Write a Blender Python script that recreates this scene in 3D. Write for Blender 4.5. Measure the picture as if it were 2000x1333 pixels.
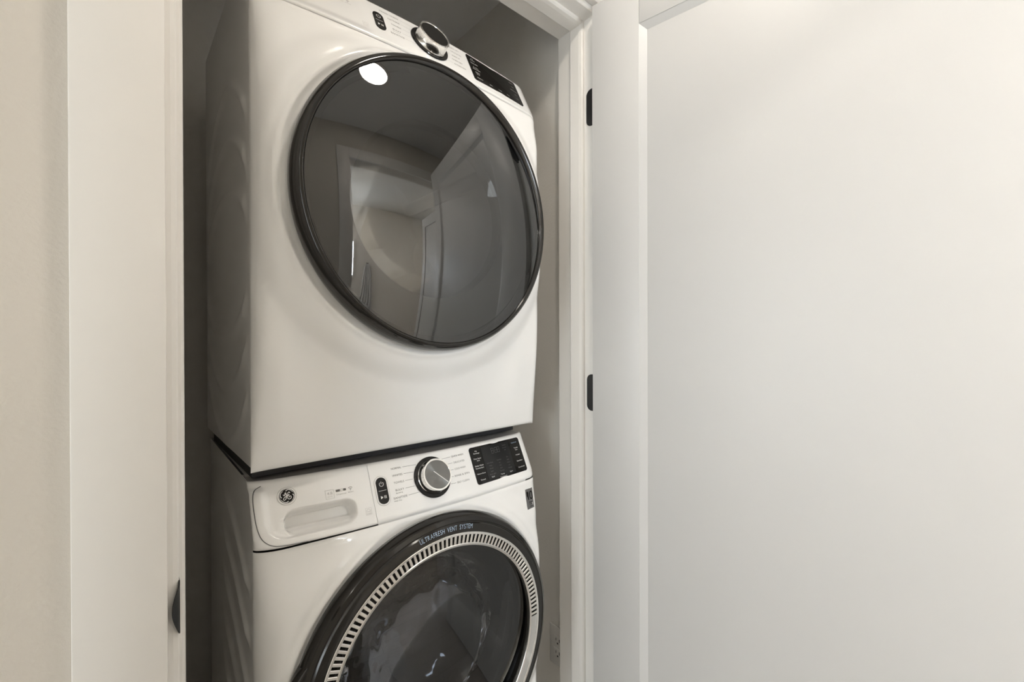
import bpy, bmesh, math, random
from mathutils import Vector, Matrix
random.seed(7)
PI = math.pi
R = math.radians
scene = bpy.context.scene
COL = scene.collection
for o in list(bpy.data.objects):
    bpy.data.objects.remove(o)

# ------------------------------------------------------------------ camera
cam_d = bpy.data.cameras.new('camera')
cam_d.sensor_width = 36.0
cam_d.lens = 36.0 * 865.0 / 2000.0
cam_d.clip_start = 0.01
cam = bpy.data.objects.new('camera', cam_d)
COL.objects.link(cam)
cam.matrix_world = (Matrix.Translation((0, 0, 1.245)) @ Matrix.Rotation(R(49.1 - 90), 4, 'Z')
                    @ Matrix.Rotation(R(90 - 0.2), 4, 'X') @ Matrix.Rotation(R(-0.16), 4, 'Z'))
scene.camera = cam

# ------------------------------------------------------------------ world, exposure
world = bpy.data.worlds.new('world')
scene.world = world
world.use_nodes = True
world.node_tree.nodes['Background'].inputs[0].default_value = (0.75, 0.85, 1.0, 1)
world.node_tree.nodes['Background'].inputs[1].default_value = 1.0
scene.view_settings.view_transform = 'Standard'
scene.view_settings.look = 'None'
scene.view_settings.gamma = 1
scene.view_settings.use_curve_mapping = False
scene.view_settings.exposure = 1.80

HALL_FILL = 6.0       # emission of the unseen fill downlights added along the hall
MAIN_LAMP = 26.0       # emission of the downlight in front of the closet
BATH_FILL = 84.0      # emission of the unseen bathroom downlights added as fill
BATH_WINDOW = 9.0      # daylight through the frosted pane
HALL_END_FILL = 1.75     # glow of the pane added at the hall end as daylight fill

# ------------------------------------------------------------------ materials
def nodes_of(name):
    m = bpy.data.materials.new(name)
    m.use_nodes = True
    return m, m.node_tree.nodes, m.node_tree.links

def mat(name, col, rough=0.5, metal=0.0, coat=0.0, ior=1.5, noise=0.0, nscale=30.0, bump=0.0, bscale=200.0, emit=None, estr=0.0, spec=0.5, aniso=0.0):
    m, n, l = nodes_of(name)
    b = n['Principled BSDF']
    b.inputs['Base Color'].default_value = (*col, 1)
    b.inputs['Roughness'].default_value = rough
    b.inputs['Metallic'].default_value = metal
    b.inputs['Coat Weight'].default_value = coat
    b.inputs['Coat Roughness'].default_value = 0.03
    b.inputs['IOR'].default_value = ior
    b.inputs['Specular IOR Level'].default_value = spec
    b.inputs['Anisotropic'].default_value = aniso
    tc = n.new('ShaderNodeTexCoord')
    if noise > 0:
        t = n.new('ShaderNodeTexNoise'); t.inputs['Scale'].default_value = nscale; t.inputs['Detail'].default_value = 4
        l.new(tc.outputs['Object'], t.inputs['Vector'])
        r = n.new('ShaderNodeMapRange')
        r.inputs['To Min'].default_value = 1 - noise; r.inputs['To Max'].default_value = 1 + noise
        l.new(t.outputs['Fac'], r.inputs['Value'])
        mx = n.new('ShaderNodeVectorMath'); mx.operation = 'SCALE'
        mx.inputs[0].default_value = col
        l.new(r.outputs[0], mx.inputs['Scale'])
        l.new(mx.outputs[0], b.inputs['Base Color'])
    if bump > 0:
        t = n.new('ShaderNodeTexNoise'); t.inputs['Scale'].default_value = bscale; t.inputs['Detail'].default_value = 3
        l.new(tc.outputs['Object'], t.inputs['Vector'])
        bm = n.new('ShaderNodeBump'); bm.inputs['Strength'].default_value = bump; bm.inputs['Distance'].default_value = 0.002
        l.new(t.outputs['Fac'], bm.inputs['Height'])
        l.new(bm.outputs[0], b.inputs['Normal'])
    if emit:
        b.inputs['Emission Color'].default_value = (*emit, 1)
        b.inputs['Emission Strength'].default_value = estr
    return m

def glass_mat(name, tint, ior=1.9, bump=0.0, bscale=12.0, rough=0.0):
    m, n, l = nodes_of(name)
    n.remove(n['Principled BSDF'])
    out = n['Material Output']
    tr = n.new('ShaderNodeBsdfTransparent'); tr.inputs[0].default_value = (*tint, 1)
    gl = n.new('ShaderNodeBsdfGlossy'); gl.inputs['Roughness'].default_value = rough
    gl.inputs['Color'].default_value = (1, 1, 1, 1)
    fr = n.new('ShaderNodeFresnel'); fr.inputs['IOR'].default_value = ior
    mx = n.new('ShaderNodeMixShader')
    l.new(fr.outputs[0], mx.inputs[0]); l.new(tr.outputs[0], mx.inputs[1]); l.new(gl.outputs[0], mx.inputs[2])
    l.new(mx.outputs[0], out.inputs['Surface'])
    if bump > 0:
        tc = n.new('ShaderNodeTexCoord')
        t = n.new('ShaderNodeTexNoise'); t.inputs['Scale'].default_value = bscale; t.inputs['Detail'].default_value = 2
        l.new(tc.outputs['Object'], t.inputs['Vector'])
        bm = n.new('ShaderNodeBump'); bm.inputs['Strength'].default_value = bump; bm.inputs['Distance'].default_value = 0.02
        l.new(t.outputs['Fac'], bm.inputs['Height'])
        l.new(bm.outputs[0], gl.inputs['Normal'])
    return m

def plank_mat(name):
    m, n, l = nodes_of(name)
    b = n['Principled BSDF']; b.inputs['Roughness'].default_value = 0.45
    tc = n.new('ShaderNodeTexCoord')
    br = n.new('ShaderNodeTexBrick')
    br.inputs['Color1'].default_value = (0.34, 0.31, 0.28, 1); br.inputs['Color2'].default_value = (0.40, 0.37, 0.335, 1)
    br.inputs['Mortar'].default_value = (0.15, 0.13, 0.12, 1)
    br.inputs['Scale'].default_value = 1.0; br.inputs['Brick Width'].default_value = 1.2
    br.inputs['Row Height'].default_value = 0.15; br.inputs['Mortar Size'].default_value = 0.002
    l.new(tc.outputs['Object'], br.inputs['Vector'])
    l.new(br.outputs['Color'], b.inputs['Base Color'])
    return m

M = {}
M['wall'] = mat('wall paint', (0.75, 0.70, 0.63), 0.75, bump=0.35, bscale=170, noise=0.015, nscale=6)
M['closet'] = mat('closet wall paint', (0.83, 0.80, 0.75), 0.8, bump=0.3, bscale=150, noise=0.02, nscale=8)
M['ceil'] = mat('ceiling paint', (0.86, 0.845, 0.82), 0.9, bump=0.2, bscale=140, noise=0.01, nscale=5)
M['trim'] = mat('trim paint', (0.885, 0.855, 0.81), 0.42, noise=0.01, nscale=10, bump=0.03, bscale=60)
M['door'] = mat('door paint', (0.565, 0.556, 0.540), 0.40, noise=0.008, nscale=6, bump=0.02, bscale=40)  # same white as the trim, darkened to offset the strong light on it
M['floor'] = plank_mat('plank floor')
M['white'] = mat('white enamel', (0.93, 0.915, 0.89), 0.22, coat=0.6, noise=0.005, nscale=4)
M['side'] = mat('painted steel side', (0.86, 0.845, 0.82), 0.30, coat=0.3, noise=0.005, nscale=4)
M['panelwhite'] = mat('white plastic panel', (0.92, 0.905, 0.88), 0.20, coat=0.5, noise=0.004, nscale=5)
M['black'] = mat('black gloss plastic', (0.010, 0.009, 0.008), 0.10, spec=0.28, noise=0.05, nscale=20)
M['rim'] = mat('black gloss door rim', (0.012, 0.010, 0.008), 0.12, coat=0.25, spec=0.4, noise=0.05, nscale=20)
M['matteblack'] = mat('matte black metal', (0.012, 0.012, 0.012), 0.45, noise=0.1, nscale=80)
M['rubber'] = mat('black rubber', (0.02, 0.02, 0.022), 0.6, noise=0.1, nscale=60)
M['chrome'] = mat('chrome', (0.80, 0.79, 0.77), 0.10, metal=1.0, noise=0.01, nscale=40)
M['satin'] = mat('satin chrome fins', (0.82, 0.80, 0.77), 0.22, metal=1.0, noise=0.02, nscale=60)
M['knobface'] = mat('brushed dark steel', (0.30, 0.30, 0.29), 0.28, metal=1.0, noise=0.08, nscale=300, aniso=0.9)
_m, _n, _l = nodes_of('spun dark steel')
_b = _n['Principled BSDF']
_b.inputs['Base Color'].default_value = (0.20, 0.20, 0.195, 1); _b.inputs['Metallic'].default_value = 1.0
_b.inputs['Roughness'].default_value = 0.30; _b.inputs['Anisotropic'].default_value = 0.92
_t = _n.new('ShaderNodeTangent'); _t.direction_type = 'RADIAL'; _t.axis = 'Z'
_l.new(_t.outputs[0], _b.inputs['Tangent'])
M['knobface'] = _m
M['knobblack'] = mat('black knob cap', (0.008, 0.007, 0.006), 0.35, spec=0.2, noise=0.1, nscale=100)
M['print'] = mat('grey print', (0.16, 0.15, 0.14), 0.6, noise=0.05, nscale=200)
M['printlight'] = mat('light grey print', (0.47, 0.455, 0.43), 0.6, noise=0.05, nscale=200)
M['printwhite'] = mat('white print', (0.85, 0.85, 0.83), 0.5, noise=0.02, nscale=200)
M['printdim'] = mat('unlit display print', (0.10, 0.10, 0.10), 0.5, noise=0.05, nscale=200)
M['printblue'] = mat('blue grey print', (0.36, 0.46, 0.58), 0.4, noise=0.03, nscale=200)
M['displine'] = mat('display tint', (0.022, 0.022, 0.022), 0.15, spec=0.3, noise=0.05, nscale=50)
M['sticker'] = mat('grey foil sticker', (0.16, 0.155, 0.15), 0.35, metal=0.3, noise=0.05, nscale=100)
M['innerplastic'] = mat('grey inner door plastic', (0.17, 0.165, 0.155), 0.35, noise=0.06, nscale=10)
M['drum'] = mat('stainless drum', (0.62, 0.61, 0.59), 0.30, metal=1.0, noise=0.03, nscale=60)
M['gasket'] = mat('grey door gasket', (0.10, 0.10, 0.10), 0.5, noise=0.05, nscale=30)
M['glass_dryer'] = glass_mat('smoked dryer glass', (0.30, 0.295, 0.285), 2.0)
M['glass_washer'] = glass_mat('smoked washer glass', (0.32, 0.33, 0.35), 1.6)
M['bowl'] = glass_mat('washer glass bowl', (0.70, 0.74, 0.78), 1.8, bump=1.0, bscale=9)
M['lens'] = mat('fill lamp lens', (0.9, 0.9, 0.85), 0.5, emit=(1.0, 0.92, 0.82), estr=HALL_FILL)
M['mainlens'] = mat('lit main lamp lens', (0.9, 0.9, 0.85), 0.5, emit=(1.0, 0.92, 0.82), estr=MAIN_LAMP)
M['bathfill'] = mat('bathroom fill lens', (0.9, 0.9, 0.85), 0.5, emit=(1.0, 0.95, 0.88), estr=BATH_FILL)
M['pane'] = mat('frosted daylit pane', (0.8, 0.85, 0.9), 0.5, emit=(0.80, 0.90, 1.0), estr=BATH_WINDOW)
M['hallfill'] = mat('hall fill pane', (0.8, 0.85, 0.9), 0.4, emit=(0.88, 0.95, 1.0), estr=HALL_END_FILL)
M['plate'] = mat('white outlet plastic', (0.72, 0.70, 0.67), 0.4, noise=0.01, nscale=50)
M['slot'] = mat('outlet slot dark', (0.03, 0.03, 0.03), 0.6, noise=0.05, nscale=50)
M['cloth'] = mat('white towel cloth', (0.72, 0.72, 0.72), 0.8, noise=0.04, nscale=30)

# ------------------------------------------------------------------ helpers
def mesh_obj(name, verts, faces, m, parent=None, smooth=False, kind=None, angle=None):
    me = bpy.data.meshes.new(name)
    me.from_pydata([tuple(v) for v in verts], [], faces)
    bm = bmesh.new(); bm.from_mesh(me)
    bmesh.ops.recalc_face_normals(bm, faces=bm.faces)
    bm.to_mesh(me); bm.free()
    return link(name, me, m, parent, smooth, kind, angle)

def link(name, me, m, parent=None, smooth=False, kind=None, angle=None):
    me.materials.clear()
    me.materials.append(M[m] if isinstance(m, str) else m)
    if smooth:
        me.shade_smooth() if hasattr(me, 'shade_smooth') else None
        for p in me.polygons: p.use_smooth = True
        if angle:
            me.set_sharp_from_angle(angle=R(angle))
    o = bpy.data.objects.new(name, me)
    COL.objects.link(o)
    if parent: o.parent = parent
    if kind: o['kind'] = kind
    return o

def bm_obj(name, bm, m, parent=None, smooth=False, kind=None, angle=35):
    bmesh.ops.recalc_face_normals(bm, faces=bm.faces)
    me = bpy.data.meshes.new(name)
    bm.to_mesh(me); bm.free()
    return link(name, me, m, parent, smooth, kind, angle)

def add_box(bm, x0, x1, y0, y1, z0, z1, bevel=0.0, seg=2):
    vs = [bm.verts.new(c) for c in ((x0, y0, z0), (x1, y0, z0), (x1, y1, z0), (x0, y1, z0), (x0, y0, z1), (x1, y0, z1), (x1, y1, z1), (x0, y1, z1))]
    fs = [bm.faces.new([vs[i] for i in f]) for f in ((0, 3, 2, 1), (4, 5, 6, 7), (0, 1, 5, 4), (1, 2, 6, 5), (2, 3, 7, 6), (3, 0, 4, 7))]
    if bevel > 0:
        es = list({e for f in fs for e in f.edges})
        bmesh.ops.bevel(bm, geom=es, offset=bevel, segments=seg, profile=0.5, affect='EDGES')

def box(name, x0, x1, y0, y1, z0, z1, m, parent=None, bevel=0.0, kind=None, seg=2):
    bm = bmesh.new(); add_box(bm, x0, x1, y0, y1, z0, z1, bevel, seg)
    return bm_obj(name, bm, m, parent, smooth=bevel > 0, kind=kind)

def lathe(name, prof, m, parent=None, center=(0, 0), seg=128, a0=0.0, a1=2 * PI, closed_prof=True, smooth=True, angle=30):
    """profile of (r, y) turned about the y axis through (x, z) = center"""
    full = abs((a1 - a0) - 2 * PI) < 1e-6
    n = seg if full else seg + 1
    vs, fs = [], []
    k = len(prof)
    for i in range(n):
        a = a0 + (a1 - a0) * i / seg
        for r, y in prof:
            vs.append((center[0] + r * math.cos(a), y, center[1] + r * math.sin(a)))
    for i in range(seg):
        j = (i + 1) % n if full else i + 1
        for p in range(k if closed_prof else k - 1):
            q = (p + 1) % k
            fs.append((i * k + p, i * k + q, j * k + q, j * k + p))
    if not full and closed_prof:
        fs.append(tuple(range(k))); fs.append(tuple((n - 1) * k + p for p in range(k)))
    o = mesh_obj(name, vs, fs, m, parent, smooth, None, angle)
    bm = bmesh.new(); bm.from_mesh(o.data)
    bmesh.ops.remove_doubles(bm, verts=bm.verts, dist=1e-6)
    bmesh.ops.recalc_face_normals(bm, faces=bm.faces)
    bm.to_mesh(o.data); bm.free()
    return o

def thing(name, label, cat, loc, rz=0.0, group=None, kind=None):
    e = bpy.data.objects.new(name, None)
    COL.objects.link(e)
    e.empty_display_size = 0.05
    e.location = loc; e.rotation_euler = (0, 0, rz)
    if label: e['label'] = label
    if cat: e['category'] = cat
    if group: e['group'] = group
    if kind: e['kind'] = kind
    return e

def sub(name, parent):
    e = bpy.data.objects.new(name, None); COL.objects.link(e); e.parent = parent
    return e

def struct(o, label, cat):
    o['kind'] = 'structure'; o['label'] = label; o['category'] = cat
    return o

def sstep(a, b, x):
    t = min(1, max(0, (x - a) / (b - a)))
    return t * t * (3 - 2 * t)

# ------------------------------------------------------------------ the setting
WF, WB = 0.772, 0.900          # hall face and closet face of the closet wall
JL, JR = 0.0523, 0.9755        # faces of the left and right jamb
HD = 2.142                     # underside of the head jamb
CZ = 2.44
OW = -0.27                     # hall face of the opposite wall

struct(box('floor', -2.4, 3.4, -2.6, 1.9, -0.05, 0, 'floor'), 'greige plank floor of the hall and closet', 'floor')
struct(box('ceiling', -2.4, 3.4, -2.6, 1.9, CZ, CZ + 0.05, 'ceil'), 'white flat ceiling over the hall', 'ceiling')

bm = bmesh.new()
add_box(bm, -2.4, JL - 0.019, WF, WB, 0, CZ)
add_box(bm, JR + 0.019, 3.4, WF, WB, 0, CZ)
add_box(bm, JL - 0.019, JR + 0.019, WF, WB, HD + 0.019, CZ)
struct(bm_obj('wall_front', bm, 'wall'), 'off-white textured hall wall around the closet opening', 'wall')
struct(box('wall_right', 1.0, 1.1, WB, 1.78, 0, CZ, 'closet'), 'shadowed closet wall right of the machines', 'wall')
struct(box('wall_left', -0.14, -0.04, WB, 1.78, 0, CZ, 'closet'), 'closet wall left of the machines', 'wall')
struct(box('wall_back', -0.14, 1.1, 1.68, 1.78, 0, CZ, 'closet'), 'dark back wall of the closet behind the machines', 'wall')

# opposite hall wall with a doorway (seen mirrored in the dryer glass)
DX0, DX1, DH = 0.467, 1.38, 2.145
bm = bmesh.new()
add_box(bm, -2.4, DX0, OW - 0.12, OW, 0, CZ)
add_box(bm, DX1, 3.4, OW - 0.12, OW, 0, CZ)
add_box(bm, DX0, DX1, OW - 0.12, OW, DH, CZ)
struct(bm_obj('wall_opposite', bm, 'wall'), 'hall wall facing the closet, with a doorway', 'wall')
struct(box('wall_hall_end', -2.5, -2.4, -2.6, 1.9, 0, CZ, 'wall'), 'end wall of the hall', 'wall')
struct(box('wall_far_end', 3.4, 3.5, -2.6, 1.9, 0, CZ, 'wall'), 'far end wall of the hall', 'wall')
struct(box('wall_bath_back', -0.2, 3.4, -2.6, -2.5, 0, CZ, 'closet'), 'back wall of the room across the hall', 'wall')
struct(box('wall_bath_left', -0.1, 0.0, -2.5, OW - 0.12, 0, CZ, 'closet'), 'side wall of the room across the hall', 'wall')
struct(box('wall_bath_right', 2.3, 2.4, -2.5, OW - 0.12, 0, CZ, 'closet'), 'other side wall of the room across the hall', 'wall')

# casings and jambs of the closet door
def trim(name, x0, x1, y0, y1, z0, z1, label, bev=0.002):
    return struct(box(name, x0, x1, y0, y1, z0, z1, 'trim', bevel=bev), label, 'trim')
CT = 0.018
trim('trim_1', -0.0540, 0.0386, WF - CT, WF, 0, HD + 0.10, 'flat white casing left of the closet opening')
trim('trim_2', 0.9890, 1.0810, WF - CT, WF, 0, HD + 0.10, 'flat white casing behind the open closet door')
trim('trim_3', 0.0386, 0.9890, WF - CT, WF, HD + 0.0136, HD + 0.10, 'flat white casing over the closet opening')

def jamb(name, prof, axis, a, b, label):
    """extrude a profile: axis 'z' takes (x, y) points, axis 'x' takes (y, z) points"""
    vs = []
    for t in (a, b):
        for p in prof:
            vs.append((p[0], p[1], t) if axis == 'z' else (t, p[0], p[1]))
    k = len(prof)
    fs = [(i, (i + 1) % k, k + (i + 1) % k, k + i) for i in range(k)] + [tuple(range(k)), tuple(range(k, 2 * k))]
    return mesh_obj(name, vs, fs, 'trim')
def side_prof(face, back, s):
    # s = +1 : face looks towards +x (left jamb), -1 : towards -x
    return [(back, WF), (face - s * 0.007, WF), (face - s * 0.002, WF + 0.001), (face, WF + 0.003), (face, WB + 0.010), (back, WB + 0.010)]
def stop_prof(face, s):
    return [(face, 0.811), (face + s * 0.006, 0.8115), (face + s * 0.0095, 0.815), (face + s * 0.011, 0.824), (face + s * 0.011, 0.854), (face + s * 0.009, 0.857), (face, 0.857)]
jl = struct(jamb('trim_4', side_prof(JL, JL - 0.019, 1), 'z', 0, HD + 0.019, ''), 'white jamb on the left side of the closet opening', 'trim')
so = jamb('door_stop', stop_prof(JL, 1), 'z', 0, HD, ''); so.parent = jl
jr = struct(jamb('trim_5', side_prof(JR, JR + 0.019, -1), 'z', 0, HD + 0.019, ''), 'white jamb on the hinge side of the closet opening', 'trim')
so = jamb('door_stop', stop_prof(JR, -1), 'z', 0, HD, ''); so.parent = jr

jh = struct(jamb('trim_6', [(WF, HD + 0.019), (WF, HD + 0.007), (WF + 0.001, HD + 0.002), (WF + 0.003, HD), (WB + 0.010, HD), (WB + 0.010, HD + 0.019)], 'x', JL, JR, ''), 'white head jamb across the closet opening', 'trim')
so = jamb('door_stop', [(0.811, HD), (0.8115, HD - 0.006), (0.815, HD - 0.0095), (0.824, HD - 0.011), (0.854, HD - 0.011), (0.857, HD - 0.009), (0.857, HD)], 'x', JL + 0.011, JR - 0.011, ''); so.parent = jh

# strike plate with a curled lip on the left jamb
bm = bmesh.new()
zc_, hh = 0.872, 0.037
NZ, NA = 24, 8
grid = []
for i in range(NZ + 1):
    z = zc_ - hh + 2 * hh * i / NZ
    e = math.sqrt(max(0.0, 1 - ((z - zc_) / hh) ** 2))
    row = []
    # from the jamb face forward past the edge, curling to the left
    path = [(JL + 0.0008, WF + 0.03), (JL + 0.0008, WF + 0.002)]
    for k in range(NA + 1):
        a = (k / NA) * R(75) * e
        L = 0.016 * e
        path.append((JL + 0.0008 - L * (1 - math.cos(a)) * 0.75, WF + 0.002 - 0.002 - L * (k / NA) * 0.75))
    for p in path:
        row.append(bm.verts.new((p[0], p[1], z)))
    grid.append(row)
for i in range(NZ):
    for j in range(len(grid[0]) - 1):
        try: bm.faces.new((grid[i][j], grid[i][j + 1], grid[i + 1][j + 1], grid[i + 1][j]))
        except ValueError: pass
bmesh.ops.remove_doubles(bm, verts=bm.verts, dist=1e-6)
bmesh.ops.solidify(bm, geom=list(bm.faces), thickness=-0.0014)
sp = bm_obj('strike_plate', bm, 'matteblack', jl, smooth=True)
sp['label'] = 'black strike plate with curled lip'

# baseboards
def bb(name, x0, x1, y0, y1, label): struct(box(name, x0, x1, y0, y1, 0, 0.11, 'trim', bevel=0.003), label, 'baseboard')
bb('baseboard_left', -2.4, -0.054, WF - 0.013, WF, 'white baseboard along the hall wall left of the closet')
bb('baseboard_right', 1.081, 3.4, WF - 0.013, WF, 'white baseboard along the hall wall right of the closet')
bb('baseboard_opposite', -2.4, DX0 - 0.09, OW, OW + 0.013, 'white baseboard along the hall wall facing the closet')

# ------------------------------------------------------------------ open closet door
door = thing('door_1', 'white one-panel door standing open at the right of the closet', 'door', (0.9815, 0.766, 0), R(99), kind='structure')
DW0, DW1 = -0.914, -0.003
DY0, DY1 = 0.006, 0.041
DZ0, DZ1 = 0.012, 2.137
SW, SL, TR, BR = 0.132, 0.100, 0.107, 0.20
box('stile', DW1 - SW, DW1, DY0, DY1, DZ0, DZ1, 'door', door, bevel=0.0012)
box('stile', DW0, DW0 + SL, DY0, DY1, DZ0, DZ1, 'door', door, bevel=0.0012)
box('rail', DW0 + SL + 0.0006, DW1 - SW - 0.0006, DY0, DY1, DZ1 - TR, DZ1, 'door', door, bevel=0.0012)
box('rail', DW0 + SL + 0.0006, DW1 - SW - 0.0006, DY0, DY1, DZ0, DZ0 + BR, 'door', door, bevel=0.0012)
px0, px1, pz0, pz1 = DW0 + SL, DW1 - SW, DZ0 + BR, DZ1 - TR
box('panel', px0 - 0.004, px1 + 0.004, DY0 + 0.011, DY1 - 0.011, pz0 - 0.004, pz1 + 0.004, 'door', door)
BV = 0.017
def mould(ps, nx):
    vs, fs = [], []
    for side, (ya, yb) in enumerate(((DY1 - 0.0012, DY1 - 0.0108), (DY0 + 0.0012, DY0 + 0.0108))):
        b = len(vs)
        (ax, az), (bx_, bz), (cx, cz), (dx, dz) = ps
        vs += [(ax, ya, az), (bx_, ya, bz), (cx, yb, cz), (dx, yb, dz)]
        # back edge so that the strip is a wedge
        vs += [(ax, yb, az), (bx_, yb, bz)]
        fs += [(b, b + 1, b + 2, b + 3), (b, b + 4, b + 5, b + 1), (b, b + 3, b + 4), (b + 1, b + 5, b + 2), (b + 4, b + 3, b + 2, b + 5)]
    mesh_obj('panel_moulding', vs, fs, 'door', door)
mould([(px1, pz0), (px1, pz1), (px1 - BV, pz1 - BV), (px1 - BV, pz0 + BV)], 0)
mould([(px0, pz0), (px0, pz1), (px0 + BV, pz1 - BV), (px0 + BV, pz0 + BV)], 0)
mould([(px0, pz1), (px1, pz1), (px1 - BV, pz1 - BV), (px0 + BV, pz1 - BV)], 0)
mould([(px0, pz0), (px1, pz0), (px1 - BV, pz0 + BV), (px0 + BV, pz0 + BV)], 0)

def rounded_poly(x0, x1, y0, y1, rs, seg=8):
    """corner radii rs = (x0y0, x1y0, x1y1, x0y1)"""
    pts = []
    cs = [(x0, y0, PI, rs[0], 1, 1), (x1, y0, 1.5 * PI, rs[1], -1, 1), (x1, y1, 0, rs[2], -1, -1), (x0, y1, 0.5 * PI, rs[3], 1, -1)]
    for cx, cy, a, r, sx, sy in cs:
        if r <= 0:
            pts.append((cx, cy)); continue
        for i in range(seg + 1):
            t = a + 0.5 * PI * i / seg
            pts.append((cx + sx * r + r * math.cos(t), cy + sy * r + r * math.sin(t)))
    return pts

# hinges: jamb leaf, door leaf, knuckle; leaves sit on the jamb in world space
rotm = Matrix.Rotation(R(-99), 3, 'Z')
def to_door(p):
    v = rotm @ Vector((p[0] - 0.9815, p[1] - 0.766, p[2]))
    return tuple(v)
for zc_ in (1.890, 1.0965, 0.225):
    hh = 0.0508
    hinge = sub('hinge', door)
    hinge['label'] = 'black round-cornered butt hinge'
    # leaf on the jamb: plane x = JR, y from WF to WF + .032
    pp = rounded_poly(WF - 0.004, WF + 0.031, zc_ - hh, zc_ + hh, (0, 0.016, 0.016, 0))
    vs = [to_door((JR - 0.0018, y, z)) for y, z in pp] + [to_door((JR + 0.001, y, z)) for y, z in pp]
    k = len(pp)
    fs = [tuple(range(k)), tuple(range(k, 2 * k))] + [(i, (i + 1) % k, k + (i + 1) % k, k + i) for i in range(k)]
    mesh_obj('jamb_leaf', vs, fs, 'matteblack', hinge)
    # leaf on the door edge
    pp = rounded_poly(0.004, 0.036, zc_ - hh, zc_ + hh, (0, 0.014, 0.014, 0))
    vs = [(DW1 - 0.0005, y, z) for y, z in pp] + [(DW1 + 0.0018, y, z) for y, z in pp]
    mesh_obj('door_leaf', vs, fs, 'matteblack', hinge)
    bm = bmesh.new()
    for q in range(5):
        a = zc_ - hh + 2 * hh * q / 5
        bmesh.ops.create_cone(bm, cap_ends=True, segments=20, radius1=0.0062, radius2=0.0062, depth=2 * hh / 5 - 0.0008,
                              matrix=Matrix.Translation((0, 0, a + hh / 5)))
    bm_obj('knuckle', bm, 'matteblack', hinge, smooth=True)

# ------------------------------------------------------------------ ceiling downlights
def downlight(x, y, label, lens='lens'):
    t = thing('ceiling_light', label, 'light', (x, y, CZ), group='round recessed hall downlights')
    lathe_z('trim_ring', [(0.073, -0.002), (0.075, -0.006), (0.090, -0.004), (0.094, 0.0), (0.073, 0.0)], 'trim', t)
    lathe_z('lens', [(0.0, -0.005), (0.073, -0.004), (0.073, -0.0005), (0.0, -0.0005)], lens, t)
def lathe_z(name, prof, m, parent, seg=48, c=(0, 0)):
    vs, fs = [], []; k = len(prof)
    for i in range(seg):
        a = 2 * PI * i / seg
        for r, z in prof: vs.append((c[0] + r * math.cos(a), c[1] + r * math.sin(a), z))
    for i in range(seg):
        j = (i + 1) % seg
        for p in range(k):
            q = (p + 1) % k
            fs.append((i * k + p, i * k + q, j * k + q, j * k + p))
    o = mesh_obj(name, vs, fs, m, parent, True, None, 30)
    bm = bmesh.new(); bm.from_mesh(o.data)
    bmesh.ops.remove_doubles(bm, verts=bm.verts, dist=1e-6)
    bmesh.ops.recalc_face_normals(bm, faces=bm.faces)
    bm.to_mesh(o.data); bm.free()
    return o
downlight(0.580, 0.300, 'round lit downlight mirrored in the dryer glass', 'mainlens')
downlight(-1.45, 0.28, 'round unseen downlight added as fill down the hall, left of the closet')  # this and the next are unseen lamps added for general fill
downlight(2.55, 0.22, 'round unseen downlight added as fill at the far end of the hall')
downlight(0.16, -0.95, 'round unseen downlight added as fill in the room across the hall, nearest its doorway', 'bathfill')  # added lamps, kept out of the mirrored view, to fill the closet
downlight(0.16, -1.95, 'round unseen downlight added as fill in the room across the hall, by its back wall', 'bathfill')
downlight(2.12, -1.30, 'round unseen downlight added as fill in the room across the hall, by its right wall', 'bathfill')

# ------------------------------------------------------------------ wall outlet
OX = 1.0
out = thing('wall_outlet', 'white duplex outlet on the closet wall beside the washer', 'outlet', (OX, 0.937, 0.297))
box('cover_plate', -0.005, 0.0, -0.035, 0.035, -0.060, 0.060, 'plate', out, bevel=0.002)
for s in (-1, 1):
    rec = box('receptacle', -0.0065, -0.003, -0.017, 0.017, s * 0.0195 - 0.014, s * 0.0195 + 0.014, 'plate', out, bevel=0.0015)
    box('slot', -0.0069, -0.006, -0.0085, -0.0065, s * 0.0195 - 0.002, s * 0.0195 + 0.0075, 'slot', rec)
    box('slot', -0.0069, -0.006, 0.0055, 0.0075, s * 0.0195 - 0.001, s * 0.0195 + 0.0070, 'slot', rec)
    box('slot', -0.0069, -0.006, -0.0025, 0.0025, s * 0.0195 - 0.0105, s * 0.0195 - 0.0055, 'slot', rec, bevel=0.0004)

# ------------------------------------------------------------------ text
_tc = {}
def text_mesh(s):
    if s in _tc: return _tc[s]
    cu = bpy.data.curves.new('t', 'FONT'); cu.body = s; cu.size = 1.0
    cu.resolution_u = 3
    o = bpy.data.objects.new('t', cu); COL.objects.link(o)
    bpy.context.view_layer.update()
    dg = bpy.context.evaluated_depsgraph_get()
    me = o.evaluated_get(dg).to_mesh()
    vs = [tuple(v.co) for v in me.vertices]; fs = [tuple(p.vertices) for p in me.polygons]
    o.evaluated_get(dg).to_mesh_clear()
    bpy.data.objects.remove(o); bpy.data.curves.remove(cu)
    xs = [v[0] for v in vs]
    x0, x1 = min(xs), max(xs)
    _tc[s] = ([(v[0] - x0, v[1]) for v in vs], fs, x1 - x0)
    return _tc[s]

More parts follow.
